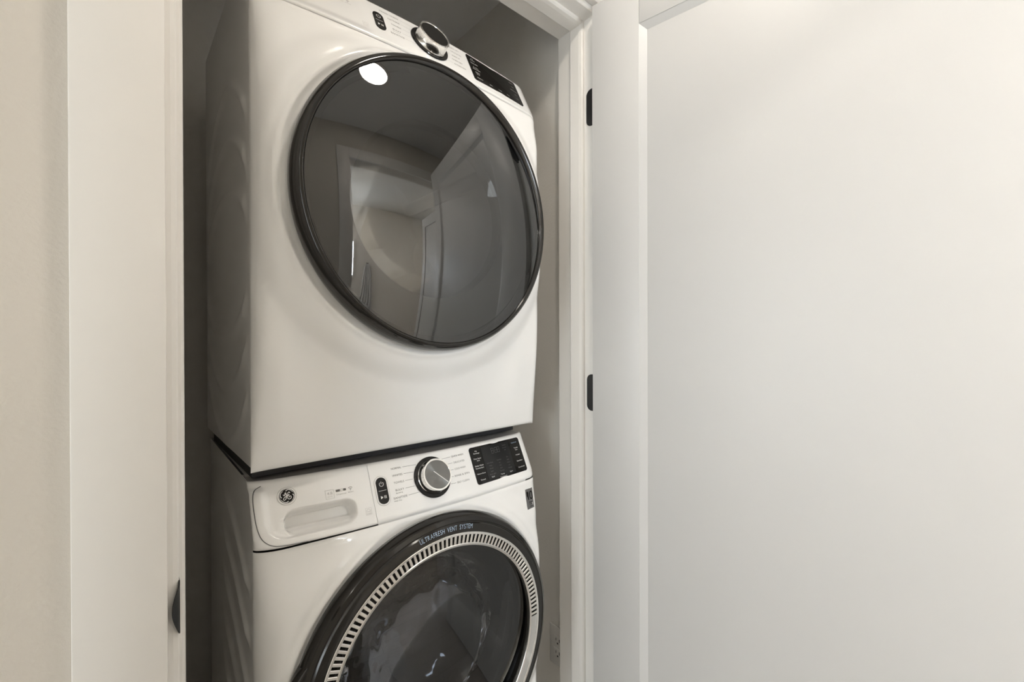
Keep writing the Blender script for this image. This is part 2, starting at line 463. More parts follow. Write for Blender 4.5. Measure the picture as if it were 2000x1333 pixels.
class Print:
    """collects flat print in panel coordinates and maps it on a surface"""
    def __init__(self, surf): self.v = []; self.f = []; self.surf = surf
    def poly(self, pts):
        b = len(self.v); self.v += pts; self.f.append(tuple(range(b, b + len(pts))))
    def text(self, s, x, t, h, w=None, align='c'):
        vs, fs, tw = text_mesh(s)
        sy = h / 0.70
        sx = sy if w is None else w / tw
        W = tw * sx
        xo = x - (W / 2 if align == 'c' else (W if align == 'r' else 0))
        b = len(self.v)
        self.v += [(xo + p[0] * sx, t + p[1] * sy - h / 2) for p in vs]
        self.f += [tuple(i + b for i in f) for f in fs]
    def line(self, pts, w, taper=None):
        n = len(pts)
        L, Rr = [], []
        for i, p in enumerate(pts):
            a = pts[max(0, i - 1)]; c = pts[min(n - 1, i + 1)]
            d = (c[0] - a[0], c[1] - a[1]); m = math.hypot(*d) or 1
            nx, ny = -d[1] / m, d[0] / m
            ww = w * (taper(i / (n - 1)) if taper else 1) / 2
            L.append((p[0] + nx * ww, p[1] + ny * ww)); Rr.append((p[0] - nx * ww, p[1] - ny * ww))
        b = len(self.v); self.v += L + Rr
        for i in range(n - 1): self.f.append((b + i, b + i + 1, b + n + i + 1, b + n + i))
    def build(self, name, m, parent, off=0.0004):
        me = bpy.data.meshes.new(name)
        me.from_pydata([self.surf(x, t, off) for x, t in self.v], [], self.f)
        o = link(name, me, m, parent)
        if name != 'cycle_name': o['kind'] = 'stuff'
        return o

def smooth_line(pts, n=6):
    out_ = []
    P = [pts[0]] + list(pts) + [pts[-1]]
    for i in range(1, len(P) - 2):
        p0, p1, p2, p3 = P[i - 1], P[i], P[i + 1], P[i + 2]
        for k in range(n):
            t = k / n
            out_.append(tuple(0.5 * ((2 * p1[j]) + (-p0[j] + p2[j]) * t + (2 * p0[j] - 5 * p1[j] + 4 * p2[j] - p3[j]) * t * t + (-p0[j] + 3 * p1[j] - 3 * p2[j] + p3[j]) * t ** 3) for j in (0, 1)))
    out_.append(pts[-1])
    return out_

# ------------------------------------------------------------------ laundry machines
TILT = R(27); SA, CA = math.sin(TILT), math.cos(TILT)
ZS = 0.868                     # where the tilted control panel begins
ZTOP = 0.979
DEPTH = 0.54
def Dbow(x): return 0.046 - 0.2 * x * x
def surf(x, t, off=0.0):
    """control panel surface in machine space"""
    y = -Dbow(x) + t * SA; z = ZS + t * CA
    return (x, y - off * CA, z + off * SA)
HL, HR = 0.350, 0.3435         # left and right half widths
def gx(x):
    k = min(1.0, max(0.0, HL + x) / 0.050) if x < 0 else min(1.0, max(0.0, HR - x) / 0.032)
    return math.sqrt(max(0.0, 1 - (1 - k) ** 2))
def hz(z):
    return 1.0 if z > 0.30 else 1 - 0.86 * ((0.30 - z) / 0.30) ** 1.8
def Dface(x, z):
    k = sstep(0.862, 0.76, z)
    return (0.046 + 0.003 * k) - (0.17 - 0.11 * k) * x * x

def side_line(z):
    return max(0.0, (z - 0.880) * SA / CA)

def yfront(x, z, czd, rd):
    r = math.hypot(x, z - czd)
    b = 0.016 * sstep(rd + 0.080, rd + 0.030, r) * sstep(0.868, 0.80, z)
    b += 0.006 * math.exp(-((r - rd - 0.012) / 0.006) ** 2) * sstep(0.868, 0.83, z)
    return -Dface(x, z) * gx(x) * hz(z) - b * gx(x)

def front_columns(): return sorted([-HL + 0.05 * (1 - math.cos(PI / 2 * i / 14)) for i in range(14)] + [HR - 0.032 * (1 - math.cos(PI / 2 * i / 14)) for i in range(14)] +
            [-0.30 + (HR - 0.032 + 0.30) * i / 150 for i in range(151)])
XS = front_columns()

def make_body(t, czd, rd, sgn):
    # front panel, open behind the door
    z0 = 0.001 if sgn < 0 else 0.008
    zs_ = [z0 + 0.010 * (i / 4) for i in range(4)] + [z0 + 0.010 + (0.861 - z0 - 0.010) * i / 190 for i in range(191)]
    vs, fs = [], []
    nx = len(XS)
    for z in zs_:
        k = min(1, (z - z0) / 0.010)
        rr = 0.010 * (1 - math.sqrt(max(0, 1 - (1 - k) ** 2)))
        rt = 0.002 * sstep(0.857, 0.861, z)
        for x in XS:
            vs.append((x, yfront(x, z, czd, rd) + (rr + rt) * gx(x), z))
    for j in range(len(zs_) - 1):
        for i in range(nx - 1):
            xm = (XS[i] + XS[i + 1]) / 2; zm = (zs_[j] + zs_[j + 1]) / 2
            if math.hypot(xm, zm - czd) < rd - 0.022: continue
            a = j * nx + i
            fs.append((a, a + 1, a + nx + 1, a + nx))
    mesh_obj('front_panel', vs, fs, 'white', t, True)
    # cabinet: right side, top, back housing, floor
    bm = bmesh.new()
    hw = HL - 0.001; hr = HR - 0.001
    prof = [(0.002, 0.010), (0.002, 0.880), (0.002 + (0.962 - 0.880) * SA / CA, 0.962), (0.100, 0.9775), (DEPTH, 0.9775), (DEPTH, 0.010)]
    def V(x, p): return bm.verts.new((x, p[0], p[1]))
    Rr = [V(hr, p) for p in prof]; Ll = [V(-hw + 0.004, p) for p in prof]
    k = len(prof)
    bm.faces.new(Rr)
    for i in range(k):
        j = (i + 1) % k
        if i in (0, 1): continue
        bm.faces.new((Rr[i], Rr[j], Ll[j], Ll[i]))
    bm_obj('cabinet', bm, 'side', t)
    box('rear_housing', -0.29, 0.30, DEPTH + 0.001, DEPTH + 0.12, 0.05, ZTOP - 0.05, 'side', t, bevel=0.02)
    # embossed left side panel
    NY, NZ = 90, 150
    vs, fs = [], []
    for j in range(NZ + 1):
        z = 0.010 + (ZTOP - 0.012) * j / NZ
        yl = side_line(z)
        for i in range(NY + 1):
            y = yl + (DEPTH - yl) * i / NY
            vs.append((-hw + emboss(y, z, sgn) - 0.004 * sstep(0.010, 0.0, y - yl) * 0, y, z))
    for j in range(NZ):
        for i in range(NY):
            a = j * (NY + 1) + i
            fs.append((a, a + 1, a + NY + 2, a + NY + 1))
    mesh_obj('side_panel', vs, fs, 'side', t, True)
    if sgn < 0:  # solid black block added to shut light out of the gap under the dryer
        box('stacking_gap_block', -HL + 0.014, HR - 0.02, 0.062, DEPTH - 0.01, -0.0245, 0.010, 'rubber', t)['label'] = 'black stacking bracket, made a solid block to darken the gap'
    for sx in (-1, 1):
        for yy in ((0.06, 0.44) if sgn > 0 else ()):
            lathe_z('foot', [(0.0, -0.012 if sgn < 0 else 0.0), (0.022, -0.012 if sgn < 0 else 0.0), (0.022, 0.006), (0.014, 0.012), (0.0, 0.012)], 'rubber', t, 24, (sx * 0.28, yy))

def emboss(y, z, sgn):
    h = 0.0
    fade = sstep(0.02, 0.05, y) * sstep(DEPTH - 0.01, DEPTH - 0.05, y)
    if sgn < 0:      # dryer: nested ovals
        for a, b in ((0.255, 0.150), (0.275, 0.265), (0.30, 0.375)):
            d = (math.hypot((y - 0.24) / a, (z - 0.40) / b) - 1) * b
            if abs(d) < 0.04: h -= 0.0045 * math.exp(-(d / 0.011) ** 2)
    else:            # washer: swooping ribs
        for k in range(9):
            u = 0.40 - y
            zc = 0.912 - 0.100 * k - 0.08 * u - 0.72 * u * u
            d = z - zc
            if u > 0 and abs(d) < 0.05: h -= 0.0065 * math.exp(-(d / 0.013) ** 2) * sstep(0.02, 0.16, u)
    return h * fade

def panel_patch(name, x0, x1, t0, t1, m, t, extra=None, nx=60, nt=40, edge_l=False, edge_r=False):
    """piece of the tilted front, with a rolled top edge running back to the cabinet top"""
    xs = [x0 + (x1 - x0) * i / nx for i in range(nx + 1)]
    if edge_l: xs = [-HL + 0.05 * (1 - math.cos(PI / 2 * i / 12)) for i in range(12)] + [x for x in xs if x > -HL + 0.0505]
    if edge_r: xs = [x for x in xs if x < HR - 0.0325] + [HR - 0.032 * (1 - math.cos(PI / 2 * i / 12)) for i in range(12, -1, -1)]
    rows = [('p', t0 + (t1 - t0) * j / nt) for j in range(nt + 1)]
    vs, fs = [], []
    for kind, tt in rows:
        for x in xs:
            e = extra(x, tt) if extra else 0.0
            g = gx(x)
            z = ZS + tt * CA
            y = -Dbow(x) * g + max(0.0, tt) * SA * g + (1 - g) * side_line(z)
            rb = 0.002 * sstep(t0 + 0.003, t0, tt)
            vs.append((x, y + e * CA + rb * g, z - e * SA * 1.0))
    n0 = len(rows)
    # rolled top edge
    for q in range(1, 7):
        a = q / 6 * (PI / 2 + TILT) * 0.82
        rad = 0.009
        for x in xs:
            g = gx(x)
            z = ZS + t1 * CA; y = -Dbow(x) * g + t1 * SA * g + (1 - g) * side_line(z)
            # local frame: up the panel (SA, CA), inward normal (CA, -SA)
            du = rad * math.sin(a); dn = rad * (1 - math.cos(a))
            vs.append((x, y + du * SA + dn * CA, z + du * CA - dn * SA))
    # run back over the cabinet top
    zt_ = max(v[2] for v in vs[-len(xs):])
    for x in xs: vs.append((x, 0.11, zt_))
    nr = n0 + 7; k = len(xs)
    for j in range(nr - 1):
        for i in range(k - 1):
            a = j * k + i
            fs.append((a, a + 1, a + k + 1, a + k))
    return mesh_obj(name, vs, fs, m, t, True, None, 60)

def sd_rbox(px, py, cx, cy, hx, hy, r):
    qx, qy = abs(px - cx) - hx + r, abs(py - cy) - hy + r
    return math.hypot(max(qx, 0), max(qy, 0)) + min(max(qx, qy), 0) - r

T1 = 0.116

def drawer_extra(x, t):
    # raised rounded frame on the left and along the foot of the drawer front
    d = sd_rbox(x, t, 0.0, 0.075, 0.326, 0.064, 0.032)
    e = -0.0075 * sstep(-0.0030, 0.0030, d) * sstep(-0.15, -0.25, x) * sstep(0.112, 0.098, t)
    e += 0.0035 * sstep(-0.16, -0.24, x) * 0.0
    # pull pocket
    d = sd_rbox(x, t, -0.233, 0.036, 0.066, 0.0235, 0.020)
    e += 0.034 * sstep(0.0015, -0.0075, d) * (0.30 + 0.70 * sstep(0.018, 0.034, t))
    return e

def rr_poly(cx, ct, w, h, r, seg=8):
    return rounded_poly(cx - w / 2, cx + w / 2, ct - h / 2, ct + h / 2, (r, r, r, r), seg)

def slab(name, pts, m, parent, off0, off1, sf=surf, fine=1):
    """thin raised plate with the given outline on the panel"""
    k = len(pts)
    vs = [sf(x, t, off0) for x, t in pts] + [sf(x, t, off1) for x, t in pts]
    cx = sum(p[0] for p in pts) / k; ct = sum(p[1] for p in pts) / k
    vs.append(sf(cx, ct, off1))
    fs = [(i, (i + 1) % k, k + (i + 1) % k, k + i) for i in range(k)]
    fs += [(k + i, k + (i + 1) % k, 2 * k) for i in range(k)]
    return mesh_obj(name, vs, fs, m, parent)

def panel_frame(x, t):
    """matrix placing +z along the panel normal at (x, t)"""
    o = Vector(surf(x, t))
    dx = Vector((1, 0.4 * x, 0)).normalized()
    up = Vector((0, SA, CA))
    nz = dx.cross(up).normalized()          # outward
    up = nz.cross(dx).normalized()
    return Matrix(((dx.x, up.x, nz.x, o.x), (dx.y, up.y, nz.y, o.y), (dx.z, up.z, nz.z, o.z), (0, 0, 0, 1)))

def knob(t, dark):
    kx, kt = 0.0150, 0.0650
    mw = panel_frame(kx, kt)
    k = sub('dial', t)
    k.matrix_local = mw
    k['label'] = 'round program dial'
    lathe_z('dial_base', [(0.0, 0.0), (0.0465, 0.0), (0.0475, 0.0015), (0.0465, 0.003), (0.0395, 0.0035), (0.0385, 0.001), (0.0, 0.001)], 'black', k, 72)
    if dark:
        lathe_z('dial_skirt', [(0.0, 0.002), (0.0385, 0.002), (0.0390, 0.004), (0.0378, 0.006), (0.0368, 0.0235), (0.0374, 0.0255), (0.0362, 0.0275), (0.0335, 0.0270), (0.0325, 0.0258), (0.0, 0.0258)], 'chrome', k, 72)
        lathe_z('dial_face', [(0.0, 0.0255), (0.0330, 0.0255), (0.0328, 0.0265), (0.0, 0.0262)], 'knobblack', k, 72)
    else:
        lathe_z('dial_skirt', [(0.0, 0.002), (0.0385, 0.002), (0.0388, 0.004), (0.0375, 0.0055), (0.0355, 0.0215), (0.0365, 0.0235), (0.0358, 0.0260), (0.0325, 0.0260), (0.0315, 0.0245), (0.0, 0.0245)], 'chrome', k, 72)
        f = lathe_z('dial_face', [(0.0, 0.0242), (0.0320, 0.0242), (0.0318, 0.0255), (0.0, 0.0252)], 'knobface', k, 72)
        box('pointer', -0.0007, 0.0007, -0.031, 0.012, 0.0253, 0.0260, 'printwhite', k).rotation_euler = (0, 0, R(45))
    return k

def make_controls(t, washer):
    if washer:
        dr = panel_patch('detergent_drawer', -HL, -0.1308, -0.0055, T1, 'panelwhite', t, drawer_extra, 130, 84, edge_l=True)
        panel_patch('control_panel', -0.1302, HR, -0.0055, T1, 'panelwhite', t, None, 70, 20, edge_r=True)
        def dsurf(x, t, off):
            g = gx(x); z = ZS + t * CA
            return (x, -Dbow(x) * g + max(0.0, t) * SA * g + (1 - g) * side_line(z) - 0.0075 * CA * sstep(-0.15, -0.25, x) * sstep(0.112, 0.098, t) - off * CA, z + off * SA + 0.0075 * SA * sstep(-0.15, -0.25, x) * sstep(0.112, 0.098, t))
        gp = Print(dsurf)
        gp.line(smooth_line([(-0.330, 0.112), (-0.3410, 0.104), (-0.3452, 0.088), (-0.3450, 0.055), (-0.3425, 0.030), (-0.3365, 0.013), (-0.324, 0.0022), (-0.304, -0.0020), (-0.265, -0.0045)], 8), 0.0013)
        gp.build('drawer_gap', 'gasket', dr, 0.0012)
    else:
        def ex(x, t):
            d = sd_rbox(x, t, -0.6, 0.075, 0.467, 0.062, 0.012)
            return 0.0028 * sstep(0.012, -0.012, d)
        panel_patch('control_panel', -HL, HR, -0.0055, T1, 'panelwhite', t, ex, 140, 40, edge_l=True, edge_r=True)
    # light strip set back in the joint under the panel
    xa = -0.128 if washer else -0.30
    xs_ = [xa + (0.30 - xa) * i / 30 for i in range(31)]
    vs = [(x, -Dbow(x) + 0.0028, z) for z in (0.855, 0.868) for x in xs_]
    mesh_obj('seam_strip', vs, [(i, i + 1, i + 32, i + 31) for i in range(30)], 'panelwhite', t, True)
    # power / start button
    bp = rr_poly(-0.1085, 0.0600, 0.0230, 0.0560, 0.0112)
    if washer:
        slab('button_ring', rr_poly(-0.1085, 0.0600, 0.0300, 0.0630, 0.0148), 'printlight', t, 0.0, 0.0006)
        slab('button_bezel', rr_poly(-0.1085, 0.0600, 0.0286, 0.0616, 0.0141), 'panelwhite', t, 0.0, 0.0008)
    bt = slab('power_button', bp, 'black', t, 0.0, 0.0016)
    p = Print(surf)
    cxp, ctp = -0.1085, 0.0735
    p.line([(cxp + 0.0045 * math.cos(R(90 + 35 + a)), ctp + 0.0045 * math.sin(R(90 + 35 + a))) for a in range(0, 300, 15)], 0.0009)
    p.line([(cxp, ctp + 0.0008), (cxp, ctp + 0.0056)], 0.0009)
    p.line([(cxp - 0.0085, 0.0600), (cxp + 0.0085, 0.0600)], 0.0006)
    p.poly([(cxp - 0.0062, 0.0430), (cxp - 0.0008, 0.0463), (cxp - 0.0062, 0.0496)])
    p.line([(cxp + 0.0022, 0.0433), (cxp + 0.0022, 0.0493)], 0.0012)
    p.line([(cxp + 0.0052, 0.0433), (cxp + 0.0052, 0.0493)], 0.0012)
    p.build('button_symbols', 'printwhite', bt, 0.0020)
    # dial with cycle names
    knob(t, not washer)
    rows = [0.1015, 0.0862, 0.0705, 0.0545, 0.0385]
    if washer:
        left = ['NORMAL', 'WHITES', 'TOWELS', 'BULKY', 'SANITIZE']; right = ['QUICK WASH', 'DELICATES', 'COLD WASH', 'RINSE & SPIN', 'SELF CLEAN']
    else:
        left = ['MIXED LOADS', 'COTTONS', 'TOWELS', 'BULKY', 'SANITIZE']; right = ['QUICK DRY', 'DELICATES', 'WARM UP', 'TIMED DRY', 'ACTIVEWEAR']
    subs = {3: 'Bedding', 4: 'With Oxi' if washer else ''}
    p = Print(surf); q = Print(surf)
    lx = [-0.0560, -0.0565, -0.0560, -0.0595, -0.0555]
    rx = [0.0775, 0.0800, 0.0780, 0.0740, 0.0760]
    for i, tt in enumerate(rows):
        w = 0.0040 * len(left[i]); p = Print(surf); p.text(left[i], lx[i], tt, 0.0042, w, 'r'); p.build('cycle_name', 'print', t)
        w = 0.0036 * len(right[i]); p = Print(surf); p.text(right[i], rx[i], tt, 0.0042, w, 'l'); p.build('cycle_name', 'print', t)
        dy = tt - 0.065
        ex_ = math.sqrt(max(0, 0.0500 ** 2 - dy * dy))
        q.line([(lx[i] + 0.003, tt), (0.015 - ex_, 0.065 + dy * 0.97)], 0.0007)
        q.line([(rx[i] - 0.003, tt), (0.015 + ex_, 0.065 + dy * 0.97)], 0.0007)
        if subs.get(i): q.text(subs[i], lx[i] - w * 0 - 0.0040 * len(left[i]), tt - 0.0062, 0.0026, 0.0022 * len(subs[i]), 'l')
    q.build('cycle_lines', 'printlight' if not washer else 'print', t, 0.0003)
    # display
    dp = slab('display', rounded_poly(0.1328, 0.3140, 0.0185, 0.1120, (0.007, 0.007, 0.007, 0.007)), 'black', t, -0.003, 0.0012)
    if washer:
        slab('display_window', rounded_poly(0.1710, 0.2700, 0.0235, 0.1085, (0.001,) * 4), 'displine', dp, 0.0010, 0.0014)
    p = Print(surf); d = Print(surf); bl = Print(surf)
    if washer:
        for s, x, tt, w in (('My', 0.153, 0.1010, 0.007), ('Settings', 0.153, 0.0955, 0.019), ('Time Saver', 0.152, 0.0820, 0.025), ('Wi-Fi', 0.153, 0.0765, 0.009),
                            ('Delay Wash', 0.152, 0.0640, 0.027), ('Remote Start', 0.152, 0.0580, 0.026), ('Warm Rinse', 0.152, 0.0440, 0.027), ('Timed', 0.152, 0.0285, 0.016),
                            ('Soil', 0.186, 0.0285, 0.009), ('Temp', 0.220, 0.0285, 0.013), ('Spin', 0.252, 0.0285, 0.010), ('Hold 3 Seconds', 0.221, 0.0222, 0.024),
                            ('Tumble', 0.294, 0.0850, 0.015), ('Care', 0.294, 0.0795, 0.009), ('PreSoak', 0.294, 0.0655, 0.016), ('Extra Rinse', 0.294, 0.0490, 0.021), ('Control Lock', 0.294, 0.0320, 0.024)):
            p.text(s, x, tt, 0.0030 if s not in ('Hold 3 Seconds',) else 0.0018, w)
        bl.text('UltraFresh', 0.292, 0.1000, 0.0030, 0.021)
        for i, (x, ss) in enumerate(((0.188, ('Extra Heavy', 'Heavy', 'Normal', 'Light', 'Extra Light')), (0.221, ('Sanitize', 'Hot', 'Warm', 'Cool', 'Tap Cold')), (0.252, ('Max', 'High', 'Medium', 'Low', 'No Spin')))):
            for j, s in enumerate(ss): d.text(s, x, 0.0640 - 0.0072 * j + 0.0018 * i, 0.0030, 0.0019 * len(s))
        for i, s in enumerate(('Sensing', 'Lid Lock', 'Add')): d.text(s, 0.252, 0.1000 - 0.0065 * i, 0.0026, 0.0018 * len(s))
        for i, s in enumerate(('8', ':', '8', '8')):
            d2 = p if False else d
            x = (0.207, 0.2125, 0.219, 0.2285)[i]; tt = 0.0925
            if s == ':':
                for dy in (-0.003, 0.003): d2.poly([(x - 0.0005, tt + dy - 0.0005), (x + 0.0005, tt + dy - 0.0005), (x + 0.0005, tt + dy + 0.0005), (x - 0.0005, tt + dy + 0.0005)])
            else:
                for yy in (-0.0068, 0, 0.0068): d2.line([(x - 0.0036, tt + yy), (x + 0.0036, tt + yy)], 0.0008)
                for xx in (-0.0036, 0.0036): d2.line([(x + xx, tt - 0.0068), (x + xx, tt + 0.0068)], 0.0008)
    else:
        for s, x, tt, w in (('My', 0.150, 0.1000, 0.008), ('Cycle', 0.150, 0.0940, 0.015), ('Damp Alert', 0.152, 0.0830, 0.024), ('Eco Dry', 0.152, 0.0680, 0.016), ('Remote Start', 0.153, 0.0615, 0.024),
                            ('Delay', 0.152, 0.0500, 0.014), ('Dry', 0.152, 0.0440, 0.010), ('Extended', 0.153, 0.0290, 0.018),
                            ('Dry', 0.190, 0.0270, 0.009), ('Temp', 0.222, 0.0270, 0.011), ('Time', 0.253, 0.0270, 0.010)):
            p.text(s, x, tt, 0.0032, w)
        for i, s in enumerate(('Sanitize', 'Vent', 'Reduce Static', 'Damp', 'Lock')): d.text(s, 0.294, 0.098 - 0.0155 * i, 0.0030, 0.0022 * len(s))
    p.build('display_text', 'printwhite', dp, 0.0019)
    if d.v: d.build('display_segments', 'printdim' if washer else 'printlight', dp, 0.0019)
    if bl.v: bl.build('display_blue_text', 'printblue', dp, 0.0019)
    # marks on the left
    p = Print(surf); q = Print(surf)
    q.line([(-0.2215, 0.0830), (-0.2055, 0.0830), (-0.2055, 0.0660), (-0.2215, 0.0660), (-0.2215, 0.0834)], 0.0006)
    q.text('4.8' if washer else '7.8', -0.2135, 0.0765, 0.0052, 0.0100); q.text('CU. FT.', -0.2135, 0.0700, 0.0022, 0.0095)
    p.poly([(-0.2015, 0.0765), (-0.1935, 0.0765), (-0.1935, 0.0810), (-0.2015, 0.0810)])
    p.line([(-0.1925, 0.0768), (-0.1885, 0.0768), (-0.1885, 0.0807), (-0.1925, 0.0807), (-0.1925, 0.0765)], 0.0006)
    p.poly([(-0.1870, 0.0765), (-0.1815, 0.0765), (-0.1815, 0.0810), (-0.1870, 0.0810)])
    q.text('Dispense', -0.1915, 0.0715, 0.0030, 0.0190)
    wx, wt = -0.1727, 0.0755
    for rr in (0.0030, 0.0058):
        p.line([(wx + rr * math.cos(R(a)), wt + rr * math.sin(R(a))) for a in range(45, 136, 10)], 0.0009)
    p.poly([(wx + 0.0009 * math.cos(R(a)), wt + 0.0009 * math.sin(R(a))) for a in range(0, 360, 45)])
    p.text('Smart', wx, 0.0715, 0.0018, 0.0110)
    p.build('badge_marks', 'print', t); 
    ex_, et = -0.1443, 0.0250
    q.line([(ex_ - 0.0058, et - 0.0062), (ex_ - 0.0058, et + 0.0070), (ex_ + 0.0058, et + 0.0070), (ex_ + 0.0058, et - 0.0062), (ex_ - 0.0062, et - 0.0062)], 0.0005)
    q.line([(ex_ - 0.0045 + 0.0009 * i, et + 0.0015 + 0.0035 * math.sin(i * 0.32)) for i in range(11)], 0.0005)
    q.text('energy', ex_, et + 0.0005, 0.0024, 0.0085); q.text('STAR', ex_, et - 0.0040, 0.0022, 0.0080)
    q.build('badge_outline', 'printlight', t)
    # round monogram badge
    bx_, bt_ = -0.2895, 0.0868
    rim = slab('badge_rim', [(bx_ + 0.0165 * math.cos(2 * PI * i / 48), bt_ + 0.0165 * math.sin(2 * PI * i / 48)) for i in range(48)], 'panelwhite', t, -0.002, 0.0008)
    rim['label'] = 'round monogram badge'
    p = Print(surf)
    p.line([(bx_ + 0.0166 * math.cos(2 * PI * i / 48), bt_ + 0.0166 * math.sin(2 * PI * i / 48)) for i in range(49)], 0.0006)
    p.build('badge_outline_ring', 'printlight', rim, 0.0009)
    slab('badge_disc', [(bx_ + 0.0136 * math.cos(2 * PI * i / 48), bt_ + 0.0136 * math.sin(2 * PI * i / 48)) for i in range(48)], 'black', rim, 0.0, 0.0014)
    p = Print(surf)
    S = {'E': [(4.2, 2.4), (1.8, 2.1), (1.0, 3.7), (2.0, 6.5), (3.7, 7.4), (4.8, 6.1), (3.6, 5.4)],
         'E2': [(3.1, 1.5), (1.0, 0.8), (0.0, -1.5), (0.5, -4.2), (2.6, -5.9), (5.3, -5.1), (6.6, -2.8), (5.8, -0.7), (4.2, -0.4), (2.9, -1.6), (3.3, -2.9)],
         'G': [(-6.8, 4.2), (-6.0, 2.2), (-4.8, 1.6), (-4.2, 4.0), (-3.3, 6.4), (-2.3, 6.9), (-1.6, 5.7), (-2.3, 3.6), (-3.0, 2.7)],
         'G2': [(-3.0, 2.7), (-1.0, 3.4), (-1.7, -0.1), (-2.0, -2.6), (-3.6, -5.5), (-5.7, -6.7), (-7.0, -5.2), (-6.2, -2.8), (-4.1, -1.1), (-1.3, 0.5), (1.8, 2.1)],
         's1': [(-1.9, 9.8), (0.5, 11.5), (3.5, 11.7), (7.0, 9.9), (9.6, 6.1)], 's2': [(9.2, 2.5), (10.9, 0.4), (11.0, -2.5), (9.6, -6.2), (7.0, -9.0)],
         's3': [(0.9, -9.3), (-1.2, -10.9), (-4.4, -11.0), (-8.1, -8.9), (-10.7, -5.2)], 's4': [(-10.0, -1.7), (-11.6, 1.1), (-11.4, 4.3), (-9.6, 7.9), (-6.4, 10.2)]}
    for n_, pts in S.items():
        sp_ = smooth_line([(bx_ + 0.0005 + a / 1000, bt_ - 0.0006 + b / 1000) for a, b in pts])
        p.line(sp_, 0.0011, (lambda u: 1.35 - 1.0 * u) if n_[0] == 's' else None)
    p.line([(bx_ + 0.0127 * math.cos(2 * PI * i / 48), bt_ + 0.0127 * math.sin(2 * PI * i / 48)) for i in range(49)], 0.0004)
    p.build('badge_monogram', 'printwhite', rim, 0.0018)

def dome(name, r, yc, sag, m, t, cz, roll=0.0, nr=24, seg=128):
    prof = []
    for i in range(nr + 1):
        k = i / nr
        y = yc + sag * k * k
        if roll and k > 0.94: y += roll * ((k - 0.94) / 0.06) ** 2
        prof.append((r * k, y))
    return lathe(name, prof, m, t, (0, cz), seg, closed_prof=False, angle=80)

def drum_parts(t, cz, r, depth, fins):
    dr = lathe('drum', [(r - 0.012, 0.0), (r, 0.012), (r, depth), (r * 0.94, depth + 0.012), (0.0, depth + 0.02)], 'drum', t, (0, cz), 96, closed_prof=False)
    for k in range(3):
        a = R(35 + 120 * k)
        bm = bmesh.new(); add_box(bm, -0.02, 0.02, 0.03, depth - 0.02, 0.0, 0.045, 0.012, 3)
        f = bm_obj('drum_lifter', bm, 'innerplastic', dr, True)
        f.location = (r * math.cos(a), 0, cz + r * math.sin(a)); f.rotation_euler = (0, -a - PI / 2, 0)
    return dr

# ---- dryer
DCX = 0.5155
dryer = thing('dryer', 'white front-load dryer stacked on top of the washer', 'dryer', (DCX, 0.9177, 1.0035), R(1.0))
DZC = 0.531
HR = 0.3620; DEPTH = 0.505
XS = front_columns()
make_body(dryer, DZC, 0.312, -1)
make_controls(dryer, False)
ddoor = sub('door', dryer); ddoor['label'] = 'round smoked glass door with black rim'
ddoor.matrix_local = Matrix.Translation((0.008, 0, 0))
lathe('door_rim', [(0.284, -0.058), (0.306, -0.058), (0.3125, -0.064), (0.3148, -0.074), (0.3140, -0.084), (0.3100, -0.0915), (0.3045, -0.0955), (0.2995, -0.0965), (0.2975, -0.0950), (0.2965, -0.0905), (0.2965, -0.072), (0.284, -0.072)],
      'rim', ddoor, (0, DZC), 160, angle=60)
TX, TZ = 0.036, 0.031
for o_ in ddoor.children:
    if o_.name.startswith('door_rim'):
        for v in o_.data.vertices:
            r_ = math.hypot(v.co.x, v.co.z - DZC)
            v.co.y += (TX * v.co.x + TZ * (v.co.z - DZC)) * sstep(0.3140, 0.2995, r_) * (1 if v.co.y < -0.062 else 0)
lathe('rim_back', [(0.270, -0.040), (0.299, -0.040), (0.299, -0.060), (0.270, -0.060)], 'black', ddoor, (0, DZC), 120)
GR = 0.2962
def tilted_glass(name, r, apex, sag, tx, tz, m, parent, cz):
    gv, gf = [], []
    NRI, NSE = 28, 144
    for i in range(NRI + 1):
        k = i / NRI
        for j in range(NSE):
            an = 2 * PI * j / NSE
            x, z = r * k * math.cos(an), r * k * math.sin(an)
            gv.append((x, apex + sag * k * k + tz * z + tx * x, cz + z))
    for i in range(NRI):
        for j in range(NSE):
            j2 = (j + 1) % NSE
            gf.append((i * NSE + j, i * NSE + j2, (i + 1) * NSE + j2, (i + 1) * NSE + j))
    gl_ = mesh_obj(name, gv, gf, m, parent, True)
    bm = bmesh.new(); bm.from_mesh(gl_.data); bmesh.ops.remove_doubles(bm, verts=bm.verts, dist=1e-6)
    bmesh.ops.recalc_face_normals(bm, faces=bm.faces); bm.to_mesh(gl_.data); bm.free()
    return gl_
tilted_glass('door_glass', GR, -0.1262, 0.0330, TX, TZ, 'glass_dryer', ddoor, DZC)
lathe('inner_ring', [(0.295, -0.066), (0.262, -0.066), (0.225, -0.064), (0.200, -0.052), (0.190, -0.040), (0.190, -0.020), (0.286, -0.020)], 'innerplastic', ddoor, (0, DZC), 120, closed_prof=False)
dome('inner_window', 0.195, -0.010, -0.040, 'glass_washer', ddoor, DZC)
drum_parts(dryer, DZC, 0.29, 0.46, False)

# ---- washer
HR = 0.3435; DEPTH = 0.54
XS = front_columns()
washer = thing('washer', 'white front-load washer under the dryer with chrome vent ring', 'washer', (0.518, 0.915, 0.0))
WZC = 0.547
make_body(washer, WZC, 0.309, 1)
make_controls(washer, True)
